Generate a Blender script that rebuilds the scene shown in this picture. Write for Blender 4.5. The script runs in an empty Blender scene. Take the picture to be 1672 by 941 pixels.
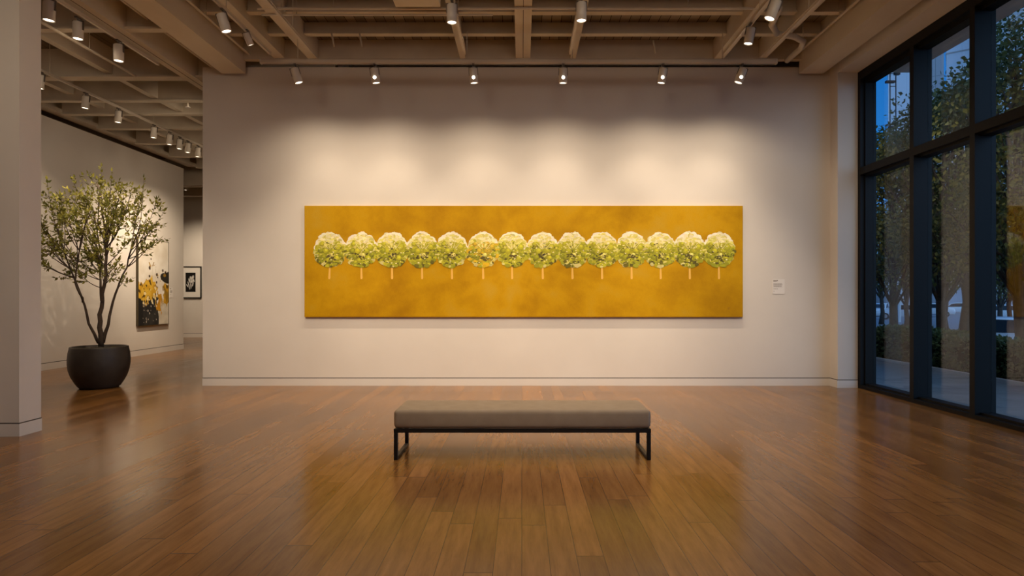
import bpy, bmesh, math, random
from mathutils import Vector, Matrix, noise as mnoise

R = random.Random(11)
sc = bpy.context.scene
COL = sc.collection
PI = math.pi

# photo frame 1672x941, horizon/vanishing point at (852,485), focal length 1000 px, eye 1.5 m above the floor
FPX, VX, VY, EYE = 1000.0, 852.0, 485.0, 1.5


def lin(r, g, b, a=1.0):
    def f(c):
        c /= 255.0
        return c / 12.92 if c <= 0.04045 else ((c + 0.055) / 1.055) ** 2.4
    return (f(r), f(g), f(b), a)


# ------------------------------------------------------------------ mesh helper
class MB:
    def __init__(self):
        self.v, self.f, self.mi, self.c = [], [], [], []

    def add(self, vs, fs, mi=0, col=None):
        o = len(self.v)
        self.v += [tuple(p) for p in vs]
        self.f += [tuple(i + o for i in f) for f in fs]
        self.mi += [mi] * len(fs)
        self.c += [col or (1, 1, 1, 1)] * len(vs)
        return self

    def box(self, x0, x1, y0, y1, z0, z1, mi=0, col=None):
        vs = [(x, y, z) for z in (z0, z1) for y in (y0, y1) for x in (x0, x1)]
        fs = [(0, 2, 3, 1), (4, 5, 7, 6), (0, 1, 5, 4), (2, 6, 7, 3), (0, 4, 6, 2), (1, 3, 7, 5)]
        return self.add(vs, fs, mi, col)

    def tube(self, pts, rad, n=8, mi=0, cap=True, col=None):
        pts = [Vector(p) for p in pts]
        if not hasattr(rad, '__len__'):
            rad = [rad] * len(pts)
        up = None
        vs, fs = [], []
        for i, p in enumerate(pts):
            a = pts[max(0, i - 1)]
            b = pts[min(len(pts) - 1, i + 1)]
            d = (b - a)
            d = d.normalized() if d.length > 1e-9 else Vector((0, 0, 1))
            if up is None:
                up = Vector((0, 0, 1)) if abs(d.z) < .9 else Vector((1, 0, 0))
            s = d.cross(up)
            s = s.normalized() if s.length > 1e-6 else d.orthogonal().normalized()
            t = s.cross(d).normalized()
            up = t
            for k in range(n):
                w = 2 * PI * k / n
                vs.append(p + s * (math.cos(w) * rad[i]) + t * (math.sin(w) * rad[i]))
        for i in range(len(pts) - 1):
            for k in range(n):
                k2 = (k + 1) % n
                fs.append((i * n + k, i * n + k2, (i + 1) * n + k2, (i + 1) * n + k))
        if cap:
            fs.append(tuple(reversed(range(n))))
            fs.append(tuple((len(pts) - 1) * n + k for k in range(n)))
        return self.add(vs, fs, mi, col)

    def lathe(self, prof, n=32, mi=0, cx=0, cy=0):
        vs, fs = [], []
        m = len(prof)
        for k in range(n):
            w = 2 * PI * k / n
            for r, z in prof:
                vs.append((cx + r * math.cos(w), cy + r * math.sin(w), z))
        for k in range(n):
            k2 = (k + 1) % n
            for i in range(m - 1):
                fs.append((k * m + i, k2 * m + i, k2 * m + i + 1, k * m + i + 1))
        return self.add(vs, fs, mi)

    def prism(self, poly, axis, a, b, mi=0, col=None):
        def P(u, v, w):
            return {'x': (w, u, v), 'y': (u, w, v), 'z': (u, v, w)}[axis]
        n = len(poly)
        vs = [P(u, v, a) for u, v in poly] + [P(u, v, b) for u, v in poly]
        fs = [tuple(range(n)), tuple(reversed(range(n, 2 * n)))]
        for i in range(n):
            j = (i + 1) % n
            fs.append((i, i + n, j + n, j))
        return self.add(vs, fs, mi, col)

    def build(self, name, mats, parent=None, smooth=False, bevel=0, seg=2, colors=False, fix=True, weld=False):
        me = bpy.data.meshes.new(name)
        me.from_pydata(self.v, [], self.f)
        if not isinstance(mats, (list, tuple)):
            mats = [mats]
        for m in mats:
            me.materials.append(m)
        me.polygons.foreach_set('material_index', self.mi)
        if colors:
            ca = me.color_attributes.new('paint', 'FLOAT_COLOR', 'POINT')
            ca.data.foreach_set('color', [x for c in self.c for x in c])
        if fix or bevel or weld:
            bm = bmesh.new()
            bm.from_mesh(me)
            if weld:
                bmesh.ops.remove_doubles(bm, verts=bm.verts, dist=1e-5)
            if fix:
                bmesh.ops.recalc_face_normals(bm, faces=bm.faces)
            if bevel:
                es = [e for e in bm.edges if len(e.link_faces) == 2 and e.calc_face_angle(0) > 0.6]
                bmesh.ops.bevel(bm, geom=es, offset=bevel, segments=seg, affect='EDGES', profile=0.5)
            bm.to_mesh(me)
            bm.free()
        if smooth:
            me.polygons.foreach_set('use_smooth', [True] * len(me.polygons))
        me.update()
        o = bpy.data.objects.new(name, me)
        COL.objects.link(o)
        if parent:
            o.parent = parent
        return o


def tag(o, label=None, cat=None, group=None, kind=None):
    if label:
        o['label'] = label
    if cat:
        o['category'] = cat
    if group:
        o['group'] = group
    if kind:
        o['kind'] = kind
    return o


def thing(name, label, cat, loc=(0, 0, 0), rot=(0, 0, 0), group=None):
    o = bpy.data.objects.new(name, None)
    o.empty_display_size = .1
    COL.objects.link(o)
    o.location = loc
    o.rotation_euler = rot
    return tag(o, label, cat, group)


def struct(name, mb, mat, label=None, parent=None, **kw):
    o = mb.build(name, mat, parent, **kw)
    if parent is None:
        o['kind'] = 'structure'
        if label:
            o['label'] = label
    return o


def copy_tree(o, parent=None):
    c = o.copy()
    COL.objects.link(c)
    if parent:
        c.parent = parent
    for ch in list(o.children):
        copy_tree(ch, c)
    return c


# ------------------------------------------------------------------ materials
def mat(name, color, rough=.6, metal=0, spec=.5):
    m = bpy.data.materials.new(name)
    m.use_nodes = True
    b = m.node_tree.nodes['Principled BSDF']
    b.inputs['Base Color'].default_value = color if len(color) == 4 else (*color, 1)
    b.inputs['Roughness'].default_value = rough
    b.inputs['Metallic'].default_value = metal
    b.inputs['Specular IOR Level'].default_value = spec
    return m


class N:
    """small node-tree helper"""

    def __init__(self, m):
        self.t = m.node_tree
        self.bsdf = self.t.nodes.get('Principled BSDF')

    def n(self, typ, **kw):
        x = self.t.nodes.new(typ)
        for k, v in kw.items():
            if k in x.inputs.keys():
                x.inputs[k].default_value = v
            else:
                setattr(x, k, v)
        return x

    def l(self, a, b):
        self.t.links.new(a, b)

    def math(self, op, a, b=None, c=None):
        x = self.t.nodes.new('ShaderNodeMath')
        x.operation = op
        for i, s in enumerate((a, b, c)):
            if s is None:
                continue
            if hasattr(s, 'is_output'):
                self.l(s, x.inputs[i])
            else:
                x.inputs[i].default_value = s
        return x.outputs[0]

    def mix(self, fac, a, b, mode='MIX'):
        x = self.t.nodes.new('ShaderNodeMix')
        x.data_type = 'RGBA'
        x.blend_type = mode
        for s, i in ((fac, 0), (a, 6), (b, 7)):
            if hasattr(s, 'is_output'):
                self.l(s, x.inputs[i])
            else:
                x.inputs[i].default_value = s
        return x.outputs[2]

    def ramp(self, fac, stops):
        x = self.t.nodes.new('ShaderNodeValToRGB')
        e = x.color_ramp.elements
        while len(e) < len(stops):
            e.new(.5)
        for i, (p, c) in enumerate(stops):
            e[i].position = p
            e[i].color = c if len(c) == 4 else (*c, 1)
        self.l(fac, x.inputs[0])
        return x.outputs[0]

    def obj(self):
        return self.t.nodes.new('ShaderNodeTexCoord').outputs['Object']

    def noise(self, vec, scale, detail=4, rough=.5, out='Fac'):
        x = self.t.nodes.new('ShaderNodeTexNoise')
        x.inputs['Scale'].default_value = scale
        x.inputs['Detail'].default_value = detail
        x.inputs['Roughness'].default_value = rough
        if vec is not None:
            self.l(vec, x.inputs['Vector'])
        return x.outputs[out]

    def scale(self, vec, s):
        x = self.t.nodes.new('ShaderNodeVectorMath')
        x.operation = 'MULTIPLY'
        self.l(vec, x.inputs[0])
        x.inputs[1].default_value = s
        return x.outputs[0]

    def bump(self, h, strength=.2, dist=.01):
        x = self.t.nodes.new('ShaderNodeBump')
        x.inputs['Strength'].default_value = strength
        x.inputs['Distance'].default_value = dist
        self.l(h, x.inputs['Height'])
        self.l(x.outputs[0], self.bsdf.inputs['Normal'])


def noisy(name, c1, c2, scale=3, rough=.6, bump=0, bscale=60, metal=0, spec=.5, stretch=None, detail=4):
    m = mat(name, c1, rough, metal, spec)
    k = N(m)
    v = k.obj()
    if stretch:
        v = k.scale(v, stretch)
    f = k.noise(v, scale, detail)
    k.l(k.ramp(f, [(.3, c1), (.7, c2)]), k.bsdf.inputs['Base Color'])
    if bump:
        k.bump(k.noise(k.obj(), bscale, 3), bump, .004)
    return m


M = {}
M['wall'] = noisy('wall_plaster', (.74, .69, .63), (.70, .65, .59), 1.2, .75, .05, 140, spec=.2)
M['trim'] = noisy('painted_trim', (.74, .70, .65), (.71, .67, .62), 2, .5, spec=.3)
M['groove'] = mat('trim_groove', (.10, .08, .065), .9)
M['beam'] = noisy('painted_concrete_beam', (.68, .60, .48), (.60, .52, .415), 2.3, .8, .15, 40, spec=.2, stretch=(1, .35, 1), detail=6)
M['steel'] = noisy('painted_steel_joist', (.64, .56, .44), (.57, .49, .385), 3, .6, .05, 40, spec=.3)
M['pipe'] = mat('painted_conduit', (.60, .52, .41), .5)
M['lampwhite'] = noisy('lamp_enamel', (.66, .60, .52), (.62, .56, .48), 4, .4)
M['lampgrey'] = mat('lamp_bracket', (.16, .13, .11), .45, .6)
M['track'] = mat('track_rail_enamel', (.60, .52, .42), .45, .2)
M['dark'] = mat('frame_black', (.006, .006, .0065), .55, 0, .22)
M['black'] = mat('black_steel', (.010, .009, .009), .45, .3)
M['frameblack'] = mat('picture_frame_black', (.012, .010, .009), .4)
M['matboard'] = mat('white_mat_board', (.80, .76, .70), .85)
M['label'] = mat('label_card', (.80, .76, .71), .6)
M['ink'] = mat('label_ink', (.30, .25, .21), .8)
M['soil'] = noisy('potting_moss', (.10, .085, .03), (.045, .03, .015), 30, .95, .6, 60)


def make_deck():
    m = mat('deck_planks', (.2, .16, .12), .85, 0, .15)
    k = N(m)
    sep = k.n('ShaderNodeSeparateXYZ')
    k.l(k.obj(), sep.inputs[0])
    u = k.math('DIVIDE', sep.outputs[0], .15)
    fr = k.math('FRACT', u)
    idx = k.math('FLOOR', u)
    wn = k.n('ShaderNodeTexWhiteNoise', noise_dimensions='1D')
    k.l(idx, wn.inputs['W'])
    base = k.ramp(wn.outputs['Value'], [(0, (.17, .135, .098)), (1, (.29, .235, .175))])
    edge = k.math('LESS_THAN', fr, .07)
    k.l(k.mix(edge, base, (.05, .038, .028, 1)), k.bsdf.inputs['Base Color'])
    k.bump(fr, .3, .02)
    return m


M['deck'] = make_deck()


def make_floor():
    m = mat('oak_plank_floor', (.2, .1, .04), .3)
    k = N(m)
    sep = k.n('ShaderNodeSeparateXYZ')
    k.l(k.obj(), sep.inputs[0])
    X, Y = sep.outputs[0], sep.outputs[1]
    W, L = .158, 2.3
    u = k.math('DIVIDE', X, W)
    iu = k.math('FLOOR', u)
    fu = k.math('FRACT', u)
    w1 = k.n('ShaderNodeTexWhiteNoise', noise_dimensions='1D')
    k.l(iu, w1.inputs['W'])
    v = k.math('ADD', k.math('DIVIDE', Y, L), k.math('MULTIPLY', w1.outputs['Value'], 7.3))
    iv = k.math('FLOOR', v)
    fv = k.math('FRACT', v)
    pid = k.math('ADD', k.math('MULTIPLY', iu, 17.13), k.math('MULTIPLY', iv, 5.71))
    w2 = k.n('ShaderNodeTexWhiteNoise', noise_dimensions='1D')
    k.l(pid, w2.inputs['W'])
    tone = w2.outputs['Value']
    # grain: stretched along the plank, shifted per plank
    comb = k.n('ShaderNodeCombineXYZ')
    k.l(k.math('ADD', k.math('MULTIPLY', X, 13), k.math('MULTIPLY', tone, 40)), comb.inputs[0])
    k.l(k.math('MULTIPLY', Y, 1.4), comb.inputs[1])
    k.l(k.math('MULTIPLY', tone, 9), comb.inputs[2])
    g1 = k.noise(comb.outputs[0], 1.6, 6, .6)
    comb2 = k.n('ShaderNodeCombineXYZ')
    k.l(k.math('MULTIPLY', X, 90), comb2.inputs[0])
    k.l(k.math('MULTIPLY', Y, 5), comb2.inputs[1])
    k.l(k.math('MULTIPLY', tone, 31), comb2.inputs[2])
    g2 = k.noise(comb2.outputs[0], 1.5, 3, .6)
    base = k.ramp(g1, [(.25, (.150, .064, .0165)), (.5, (.215, .099, .027)), (.78, (.275, .132, .040))])
    tint = k.ramp(tone, [(0, (.78, .77, .76)), (.5, (.98, .98, .98)), (1, (1.18, 1.16, 1.12))])
    c = k.mix(1.0, base, tint, 'MULTIPLY')
    dk = k.ramp(g2, [(.30, (.58, .52, .46)), (.46, (1, 1, 1))])
    c = k.mix(.38, c, dk, 'MULTIPLY')
    kn = k.noise(k.scale(k.obj(), (34, 13, 1)), 1.0, 2)
    c = k.mix(k.ramp(kn, [(.74, (0, 0, 0)), (.84, (.30, .30, .30))]), c, (.055, .024, .010, 1))
    e1 = k.math('LESS_THAN', k.math('ABSOLUTE', k.math('SUBTRACT', fu, .5)), .4865)
    e2 = k.math('LESS_THAN', k.math('ABSOLUTE', k.math('SUBTRACT', fv, .5)), .4985)
    seam = k.math('MULTIPLY', e1, e2)
    c = k.mix(seam, (.075, .034, .011, 1), c)
    k.l(c, k.bsdf.inputs['Base Color'])
    big = k.noise(k.obj(), .8, 3)
    ro = k.math('ADD', k.math('MULTIPLY', g1, .03), k.math('MULTIPLY', big, .08))
    ro = k.math('ADD', ro, .125)
    ro = k.math('ADD', ro, k.math('MULTIPLY', tone, .05))
    k.l(ro, k.bsdf.inputs['Roughness'])
    k.bsdf.inputs['Specular IOR Level'].default_value = .32
    h = k.math('MULTIPLY', k.noise(k.scale(k.obj(), (4, .8, 1)), 1.0, 1), .6)
    k.bump(h, .04, .006)
    return m


M['floor'] = make_floor()


def emis(name, c, s):
    m = bpy.data.materials.new(name)
    m.use_nodes = True
    t = m.node_tree
    t.nodes.clear()
    e = t.nodes.new('ShaderNodeEmission')
    e.inputs[0].default_value = (*c, 1)
    e.inputs[1].default_value = s
    o = t.nodes.new('ShaderNodeOutputMaterial')
    t.links.new(e.outputs[0], o.inputs[0])
    try:
        m.cycles.emission_sampling = 'NONE'
    except Exception:
        pass
    return m


M['glow'] = emis('lamp_glow', (1, .86, .66), 5)
M['bulb'] = emis('lamp_bulb', (1, .90, .74), 7)


def make_glass():
    m = bpy.data.materials.new('window_glass')
    m.use_nodes = True
    t = m.node_tree
    t.nodes.clear()
    tr = t.nodes.new('ShaderNodeBsdfTransparent')
    tr.inputs[0].default_value = (.90, .93, .93, 1)
    gl = t.nodes.new('ShaderNodeBsdfGlossy')
    gl.inputs['Roughness'].default_value = 0.0
    gl.inputs['Color'].default_value = (1, 1, 1, 1)
    fr = t.nodes.new('ShaderNodeFresnel')
    ge = t.nodes.new('ShaderNodeNewGeometry')      # same index of refraction from either side of the pane
    mr_ = t.nodes.new('ShaderNodeMapRange')
    mr_.inputs[3].default_value, mr_.inputs[4].default_value = 1.43, 1 / 1.43
    t.links.new(ge.outputs['Backfacing'], mr_.inputs[0])
    t.links.new(mr_.outputs[0], fr.inputs[0])
    mx = t.nodes.new('ShaderNodeMixShader')
    o = t.nodes.new('ShaderNodeOutputMaterial')
    t.links.new(fr.outputs[0], mx.inputs[0])
    t.links.new(tr.outputs[0], mx.inputs[1])
    t.links.new(gl.outputs[0], mx.inputs[2])
    t.links.new(mx.outputs[0], o.inputs[0])
    return m


M['glass'] = make_glass()


def vcol_mat(name, rough=.6, bump=0, bscale=200, spec=.3):
    m = mat(name, (1, 1, 1), rough, 0, spec)
    k = N(m)
    a = k.n('ShaderNodeVertexColor', layer_name='paint')
    k.l(a.outputs[0], k.bsdf.inputs['Base Color'])
    if bump:
        k.bump(k.noise(k.obj(), bscale, 3), bump, .002)
    return m


M['paint'] = vcol_mat('painted_pigment', .55, .25, 150)
M['photo'] = vcol_mat('photo_print', .35)


def make_gold():
    m = mat('gold_ground_paint', (.6, .3, .02), .6, 0, .12)
    k = N(m)
    o = k.obj()
    a = k.noise(o, .75, 5, .6)
    b = k.noise(o, 3.2, 6, .65)
    f = k.math('ADD', k.math('MULTIPLY', a, .65), k.math('MULTIPLY', b, .35))
    c = k.ramp(f, [(.36, (.38, .185, .0015)), (.47, (.47, .245, .002)), (.55, (.54, .295, .003)), (.66, (.53, .315, .022))])
    fine = k.noise(k.scale(o, (1, 1, 2.2)), 55, 3, .7)
    c = k.mix(.5, c, k.ramp(fine, [(.28, (.72, .70, .66)), (.5, (1, 1, 1)), (.75, (1.10, 1.10, 1.2))]), 'MULTIPLY')
    k.l(c, k.bsdf.inputs['Base Color'])
    k.bump(fine, .25, .003)
    return m


M['gold'] = make_gold()
M['fabric'] = noisy('taupe_wool_fabric', (.33, .26, .19), (.29, .225, .162), 9, .95, .35, 700, spec=.15)
M['pot'] = noisy('dark_bronze_pot', (.034, .026, .019), (.055, .043, .032), 5, .5, .1, 30, spec=.4)
M['bark'] = noisy('brown_bark', (.055, .033, .019), (.03, .018, .011), 30, .9, .5, 60)


def leaf_mat(name, c1, c2, trans=.25):
    m = mat(name, c1, .55, 0, .3)
    k = N(m)
    oi = k.n('ShaderNodeNewGeometry')
    f = k.noise(k.obj(), 6, 2)
    f2 = k.math('ADD', k.math('MULTIPLY', f, .5), k.math('MULTIPLY', oi.outputs['Random Per Island'], .5))
    c = k.ramp(f2, [(.2, c1), (.75, c2)])
    k.l(c, k.bsdf.inputs['Base Color'])
    tl = k.n('ShaderNodeBsdfTranslucent')
    k.l(c, tl.inputs[0])
    mx = k.n('ShaderNodeMixShader')
    mx.inputs[0].default_value = trans
    out = [x for x in k.t.nodes if x.type == 'OUTPUT_MATERIAL'][0]
    k.l(k.bsdf.outputs[0], mx.inputs[1])
    k.l(tl.outputs[0], mx.inputs[2])
    k.l(mx.outputs[0], out.inputs[0])
    return m


M['leaf'] = leaf_mat('indoor_leaf', (.080, .092, .016), (.30, .27, .042))
M['treeleaf'] = leaf_mat('street_tree_leaf', (.035, .055, .018), (.15, .14, .035))
M['hedgeleaf'] = leaf_mat('hedge_leaf', (.030, .060, .026), (.09, .13, .045))
M['treebark'] = noisy('street_tree_bark', (.06, .045, .035), (.03, .022, .018), 14, .9, .5, 30)
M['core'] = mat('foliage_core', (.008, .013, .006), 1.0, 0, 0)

# ------------------------------------------------------------------ camera
cam = bpy.data.cameras.new('camera')
cam.sensor_width = 36
cam.lens = 36 * FPX / 1672
cam.shift_x = -(VX - 836) / 1672
cam.shift_y = (VY - 470.5) / 1672
cam.clip_end = 500
cam.clip_start = .05
co = bpy.data.objects.new('camera', cam)
COL.objects.link(co)
co.location = (0, 0, EYE)
co.rotation_euler = (PI / 2, 0, 0)
sc.camera = co

# ------------------------------------------------------------------ room shell
DECK = 5.75
YB = 10.345          # face of the long back wall
YR = -4.0            # wall behind the camera
YF = 22.7            # far wall of the next room

struct('floor', MB().box(-14.2, 5.55, YR, YF + .2, -.12, 0), M['floor'], 'polished oak plank floor')
struct('ceiling', MB().box(-14.2, 6.4, YR - .2, YF + .2, DECK, DECK + .2), M['deck'], 'plank deck above the beams')


def wall(name, x0, x1, y0, y1, z0, z1, label):
    return struct(name, MB().box(x0, x1, y0, y1, z0, z1), M['wall'], label)


wall('wall_back', -5.39, 5.21, YB, YB + .3, 0, 5.38, 'long white wall carrying the gold painting')
wall('wall_pier', 5.21, 5.535, 10.1, YB + .3, 0, 5.6, 'white pier between the back wall and the window')
wall('wall_left', -10.05, -9.75, YR, 17.65, 0, 5.2, 'side wall with the abstract painting')
wall('wall_far', -14.0, -3.0, YF, YF + .2, 0, DECK, 'far wall seen through the opening')
wall('wall_outer', -14.2, -14.0, YR, YF, 0, DECK, 'outer wall of the rear room')
wall('wall_rear', -14.0, 6.4, YR - .2, YR, 0, DECK, 'wall behind the viewer')
wall('wall_side', -3.2, -3.0, YB + .3, YF, 0, DECK, 'side of the rear corridor')
wall('wall_right', 5.535, 5.80, 10.1, YB + .6, 0, DECK, 'solid wall beyond the windows')
wall('wall_header', -3.0, 5.80, YB + .6, YB + .8, 0, DECK, 'wall behind the long partition')
wall('column', -6.05, -5.40, 6.58, 6.88, 0, DECK, 'white column at the edge of the room')
wall('soffit', 5.21, 6.4, YR, 10.1, 5.2, DECK, 'plaster bulkhead above the windows')


def baseboard(name, x0, x1, y0, y1, label, h=.135):
    mb = MB().box(x0, x1, y0, y1, 0, h - .012, 0)
    g = .008
    gx0, gx1, gy0, gy1 = x0, x1, y0, y1
    if (x1 - x0) < (y1 - y0):
        if x1 > 0 or True:
            gx0 += g * .4
            gx1 -= g * .4
    else:
        gy0 += g * .4
    mb.box(gx0, gx1, gy0, gy1, h - .012, h, 1)
    return struct(name, mb, [M['trim'], M['groove']], label)


baseboard('baseboard_back', -5.39, 5.195, YB - .014, YB, 'baseboard under the gold painting')
mb = MB().box(5.196, 5.21, 10.086, YB - .0005, 0, .123, 0).box(5.2, 5.21, 10.09, YB - .0005, .123, .135, 1)
mb.box(5.21, 5.535, 10.086, 10.1, 0, .123, 0).box(5.21, 5.535, 10.09, 10.1, .123, .135, 1)
struct('baseboard_pier', mb, [M['trim'], M['groove']], 'baseboard of the white pier')
baseboard('baseboard_left', -9.75, -9.736, YR, 17.65, 'baseboard of the side wall', .15)
baseboard('baseboard_far', -14.0, -3.2, YF - .014, YF, 'baseboard of the far wall', .15)
mb = MB()
mb.box(-6.06, -5.39, 6.57, 6.58, 0, .135, 0).box(-6.055, -5.393, 6.574, 6.58, .135, .147, 1)
mb.box(-5.40, -5.39, 6.58, 6.88, 0, .135, 0).box(-5.40, -5.394, 6.58, 6.88, .135, .147, 1)
struct('baseboard_column', mb, [M['trim'], M['groove']], 'baseboard of the white column')


# ------------------------------------------------------------------ ceiling structure
def beam_y(name, x0, x1, zb, y0, y1, label, m='beam', split=False):
    mb = MB().box(x0, x1, y0, y1, zb, DECK - .001)
    if split:     # centre joint along the underside
        c = (x0 + x1) / 2
        mb.box(c - .004, c + .004, y0, y1, zb - .003, zb + .01, 1)
    return struct(name, mb, [M[m], M['groove']], label)


beam_y('ceiling_beam', -4.99, -4.60, 5.22, YR, 10.2, 'wide beam above the left end of the back wall')
beam_y('ceiling_beam', 4.62, 5.02, 5.22, YR, 10.2, 'wide beam beside the window bulkhead')
beam_y('ceiling_beam', -.10, .14, 5.45, YR, 10.12, 'central beam above the bench', split=True)
for x0, x1, zb, lb in ((-4.10, -3.92, 5.45, 'narrow beam next to the wide left beam'), (-3.52, -3.36, 5.42, 'second narrow beam from the wide left beam'),
                       (3.16, 3.32, 5.42, 'second narrow beam from the window beam'), (3.92, 4.04, 5.45, 'narrow beam next to the wide window beam')):
    beam_y('ceiling_beam', x0, x1, zb, YR, 10.12, lb)
for x0, x1, lb in ((-1.02, -.93, 'slim joist beside the track on the left of the central beam'), (.80, .89, 'slim joist beside the track on the right of the central beam')):
    beam_y('ceiling_beam', x0, x1, 5.44, YR, 10.12, lb, 'steel')
# next room
beam_y('ceiling_beam', -5.76, -5.54, 5.22, YR, 20, 'beam over the passage on the left', split=True)
beam_y('ceiling_beam', -7.12, -7.00, 5.32, YR, 20, 'slim beam over the potted tree', 'steel')
beam_y('ceiling_beam', -8.75, -8.62, 5.40, YR, 20, 'slim beam over the left lighting track', 'steel')
struct('ceiling_ledge', MB().box(-9.75, -9.50, YR, 17.9, 5.30, 5.38).box(-9.75, -9.70, YR, 17.9, 5.38, DECK - .001),
       M['steel'], 'steel ledge above the side wall')


def joist_x(y, x0, x1, zb, w=.11, label='steel joist across the ceiling', name='ceiling_joist'):
    mb = MB()
    mb.box(x0, x1, y - w / 2, y + w / 2, zb, zb + .028)
    mb.box(x0, x1, y - .016, y + .016, zb + .028, DECK - .001)
    return struct(name, mb, M['steel'], label)


for y, lb in ((7.33, 'fifth'), (8.05, 'fourth'), (8.77, 'third'), (9.49, 'second')):
    joist_x(y, -4.6, 4.62, 5.56, label='%s steel cross joist counted from the back wall' % lb)
struct('ceiling_joist', MB().box(-4.6, 4.62, 10.12, 10.22, 5.43, DECK - .001), M['steel'], 'deep joist above the back wall')
for (y, zb), lb in zip(((8.6, 5.24), (10.5, 5.24), (11.8, 5.26), (12.67, 5.26), (13.75, 5.26), (15.1, 5.26), (16.5, 5.26), (17.9, 5.26)), ('first', 'second', 'third', 'fourth', 'fifth', 'sixth', 'seventh', 'eighth')):
    joist_x(y, -9.50 if y < 18 else -13.9, -5.0 if y < 10.2 else -3.2, zb, .13 if y != 10.5 else .2, lb + ' steel joist across the left room, counted away from the viewer')
struct('ceiling_beam', MB().box(-13.9, -3.2, 18.9, 19.3, 4.95, DECK - .001), M['beam'], 'deep cross beam in the far room')
struct('ceiling_beam', MB().box(-13.9, -3.2, 21.2, 21.4, 5.0, DECK - .001), M['steel'], 'cross beam near the far wall')


def hanger(mb, x, y, z0, z1=DECK):
    mb.tube([(x, y, z0), (x, y, z1 - .002)], .006, 6)


def pipe(label, pts, r, name='conduit_pipe', group='conduits on the ceiling', n=8):
    mb = MB().tube(pts, r, n)
    a, b = Vector(pts[0]), Vector(pts[-1])
    for k in range(2):
        p = a.lerp(b, .15 + .7 * k)
        hanger(mb, p.x, p.y, p.z)
    return tag(mb.build(name, M['pipe'], smooth=False), label, 'pipe', group)


pipe('thin conduit running across the ceiling in front of the central beam', [(-3.6, 8.34, 5.43), (3.30, 8.34, 5.43)], .018)
pipe('second thin conduit crossing above the long lighting track', [(-3.6, 8.48, 5.405), (-.4, 8.48, 5.405)], .013)
pipe('conduit along the room side of the wide left beam', [(-4.50, 1, 5.50), (-4.50, 10.1, 5.50)], .020)
pipe('conduit along the room side of the wide window beam', [(4.53, 1, 5.50), (4.53, 10.1, 5.50)], .020)
pipe('thin conduit slanting past the cylinder lamp near the white column', [(-6.5, 3, 5.22), (-6.5, 10.3, 5.22)], .022)
pipe('conduit above the passage between the two rooms', [(-5.25, 2, 5.40), (-5.25, 16, 5.40)], .020)
# bent conduit near the right of the ceiling
tag(MB().tube([(3.75, 9.0, 5.37), (4.05, 9.1, 5.37), (4.25, 9.25, 5.36), (4.33, 9.5, 5.36), (4.33, 10.0, 5.36)], .045, 10)
    .tube([(4.25, 9.25, 5.38), (4.25, 9.25, DECK - .002)], .007, 6)
    .tube([(3.75, 9.0, 5.37), (3.55, 8.7, 5.37), (3.45, 8.2, 5.37)], .045, 10).build('bent_pipe', M['pipe'], smooth=True),
    'fat bent pipe near the window end of the ceiling', 'pipe')
for (x, y, lab) in ((-2.93, 9.44, 'short hanging strap nearer the left wide beam'), (-2.5, 9.44, 'short hanging strap further from the left wide beam'),
                    (2.08, 9.7, 'dark strap hanging above the fifth wall lamp')):
    tag(MB().tube([(x, y, 5.56), (x + .02, y, 5.46), (x + .035, y, 5.36)], .014, 6).build('ceiling_strap', M['steel']), lab, 'strap', 'straps hanging from the joists')
# junction box at the top of the picture
o = thing('junction_box', 'shallow ceiling box near the top edge above the second wall lamp', 'box', (-1.38, 8.06, 5.36))
MB().box(-.30, .30, -.10, .10, 0, .12).build('body', M['beam'], o, bevel=.01)
MB().box(-.29, .29, -.108, -.10, .015, .10).build('cover', M['steel'], o)
MB().tube([(-.2, 0, .12), (-.2, 0, .385)], .01, 6).build('hanger_rod', M['pipe'], o)
MB().tube([(.2, 0, .12), (.2, 0, .385)], .01, 6).build('hanger_rod', M['pipe'], o)
o = thing('sprinkler_head', 'small sprinkler head hanging over the room behind the tree', 'sprinkler', (-6.49, 11.9, 5.18))
MB().tube([(0, 0, .05), (0, 0, .565)], .012, 8).build('drop_pipe', M['pipe'], o)
MB().lathe([(.0, 0), (.045, .0), (.045, .012), (.015, .02), (.02, .06), (0, .06)], 12).build('deflector', M['lampwhite'], o)


# ------------------------------------------------------------------ lighting tracks
def track(label, a, b, z, w=.035, h=.04, drop=True):
    a, b = Vector((*a, z)), Vector((*b, z))
    o = thing('lighting_track', label, 'track', a, group='lighting tracks under the ceiling')
    d = b - a
    mb = MB()
    if abs(d.x) > abs(d.y):
        mb.box(0, d.x, -w / 2, w / 2, 0, h)
        mb.box(0, d.x, -w / 2 - .006, w / 2 + .006, h * .8, h)
    else:
        mb.box(-w / 2, w / 2, 0, d.y, 0, h)
        mb.box(-w / 2 - .006, w / 2 + .006, 0, d.y, h * .8, h)
    mb.build('rail', M['track'], o)
    n = max(2, int(d.length / 2.5))
    for i in range(n):
        p = d * ((i + .5) / n)
        MB().tube([(p.x, p.y, h), (p.x, p.y, DECK - z - .002)], .006, 6).build('hanger_rod', M['pipe'], o)
    return o


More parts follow.
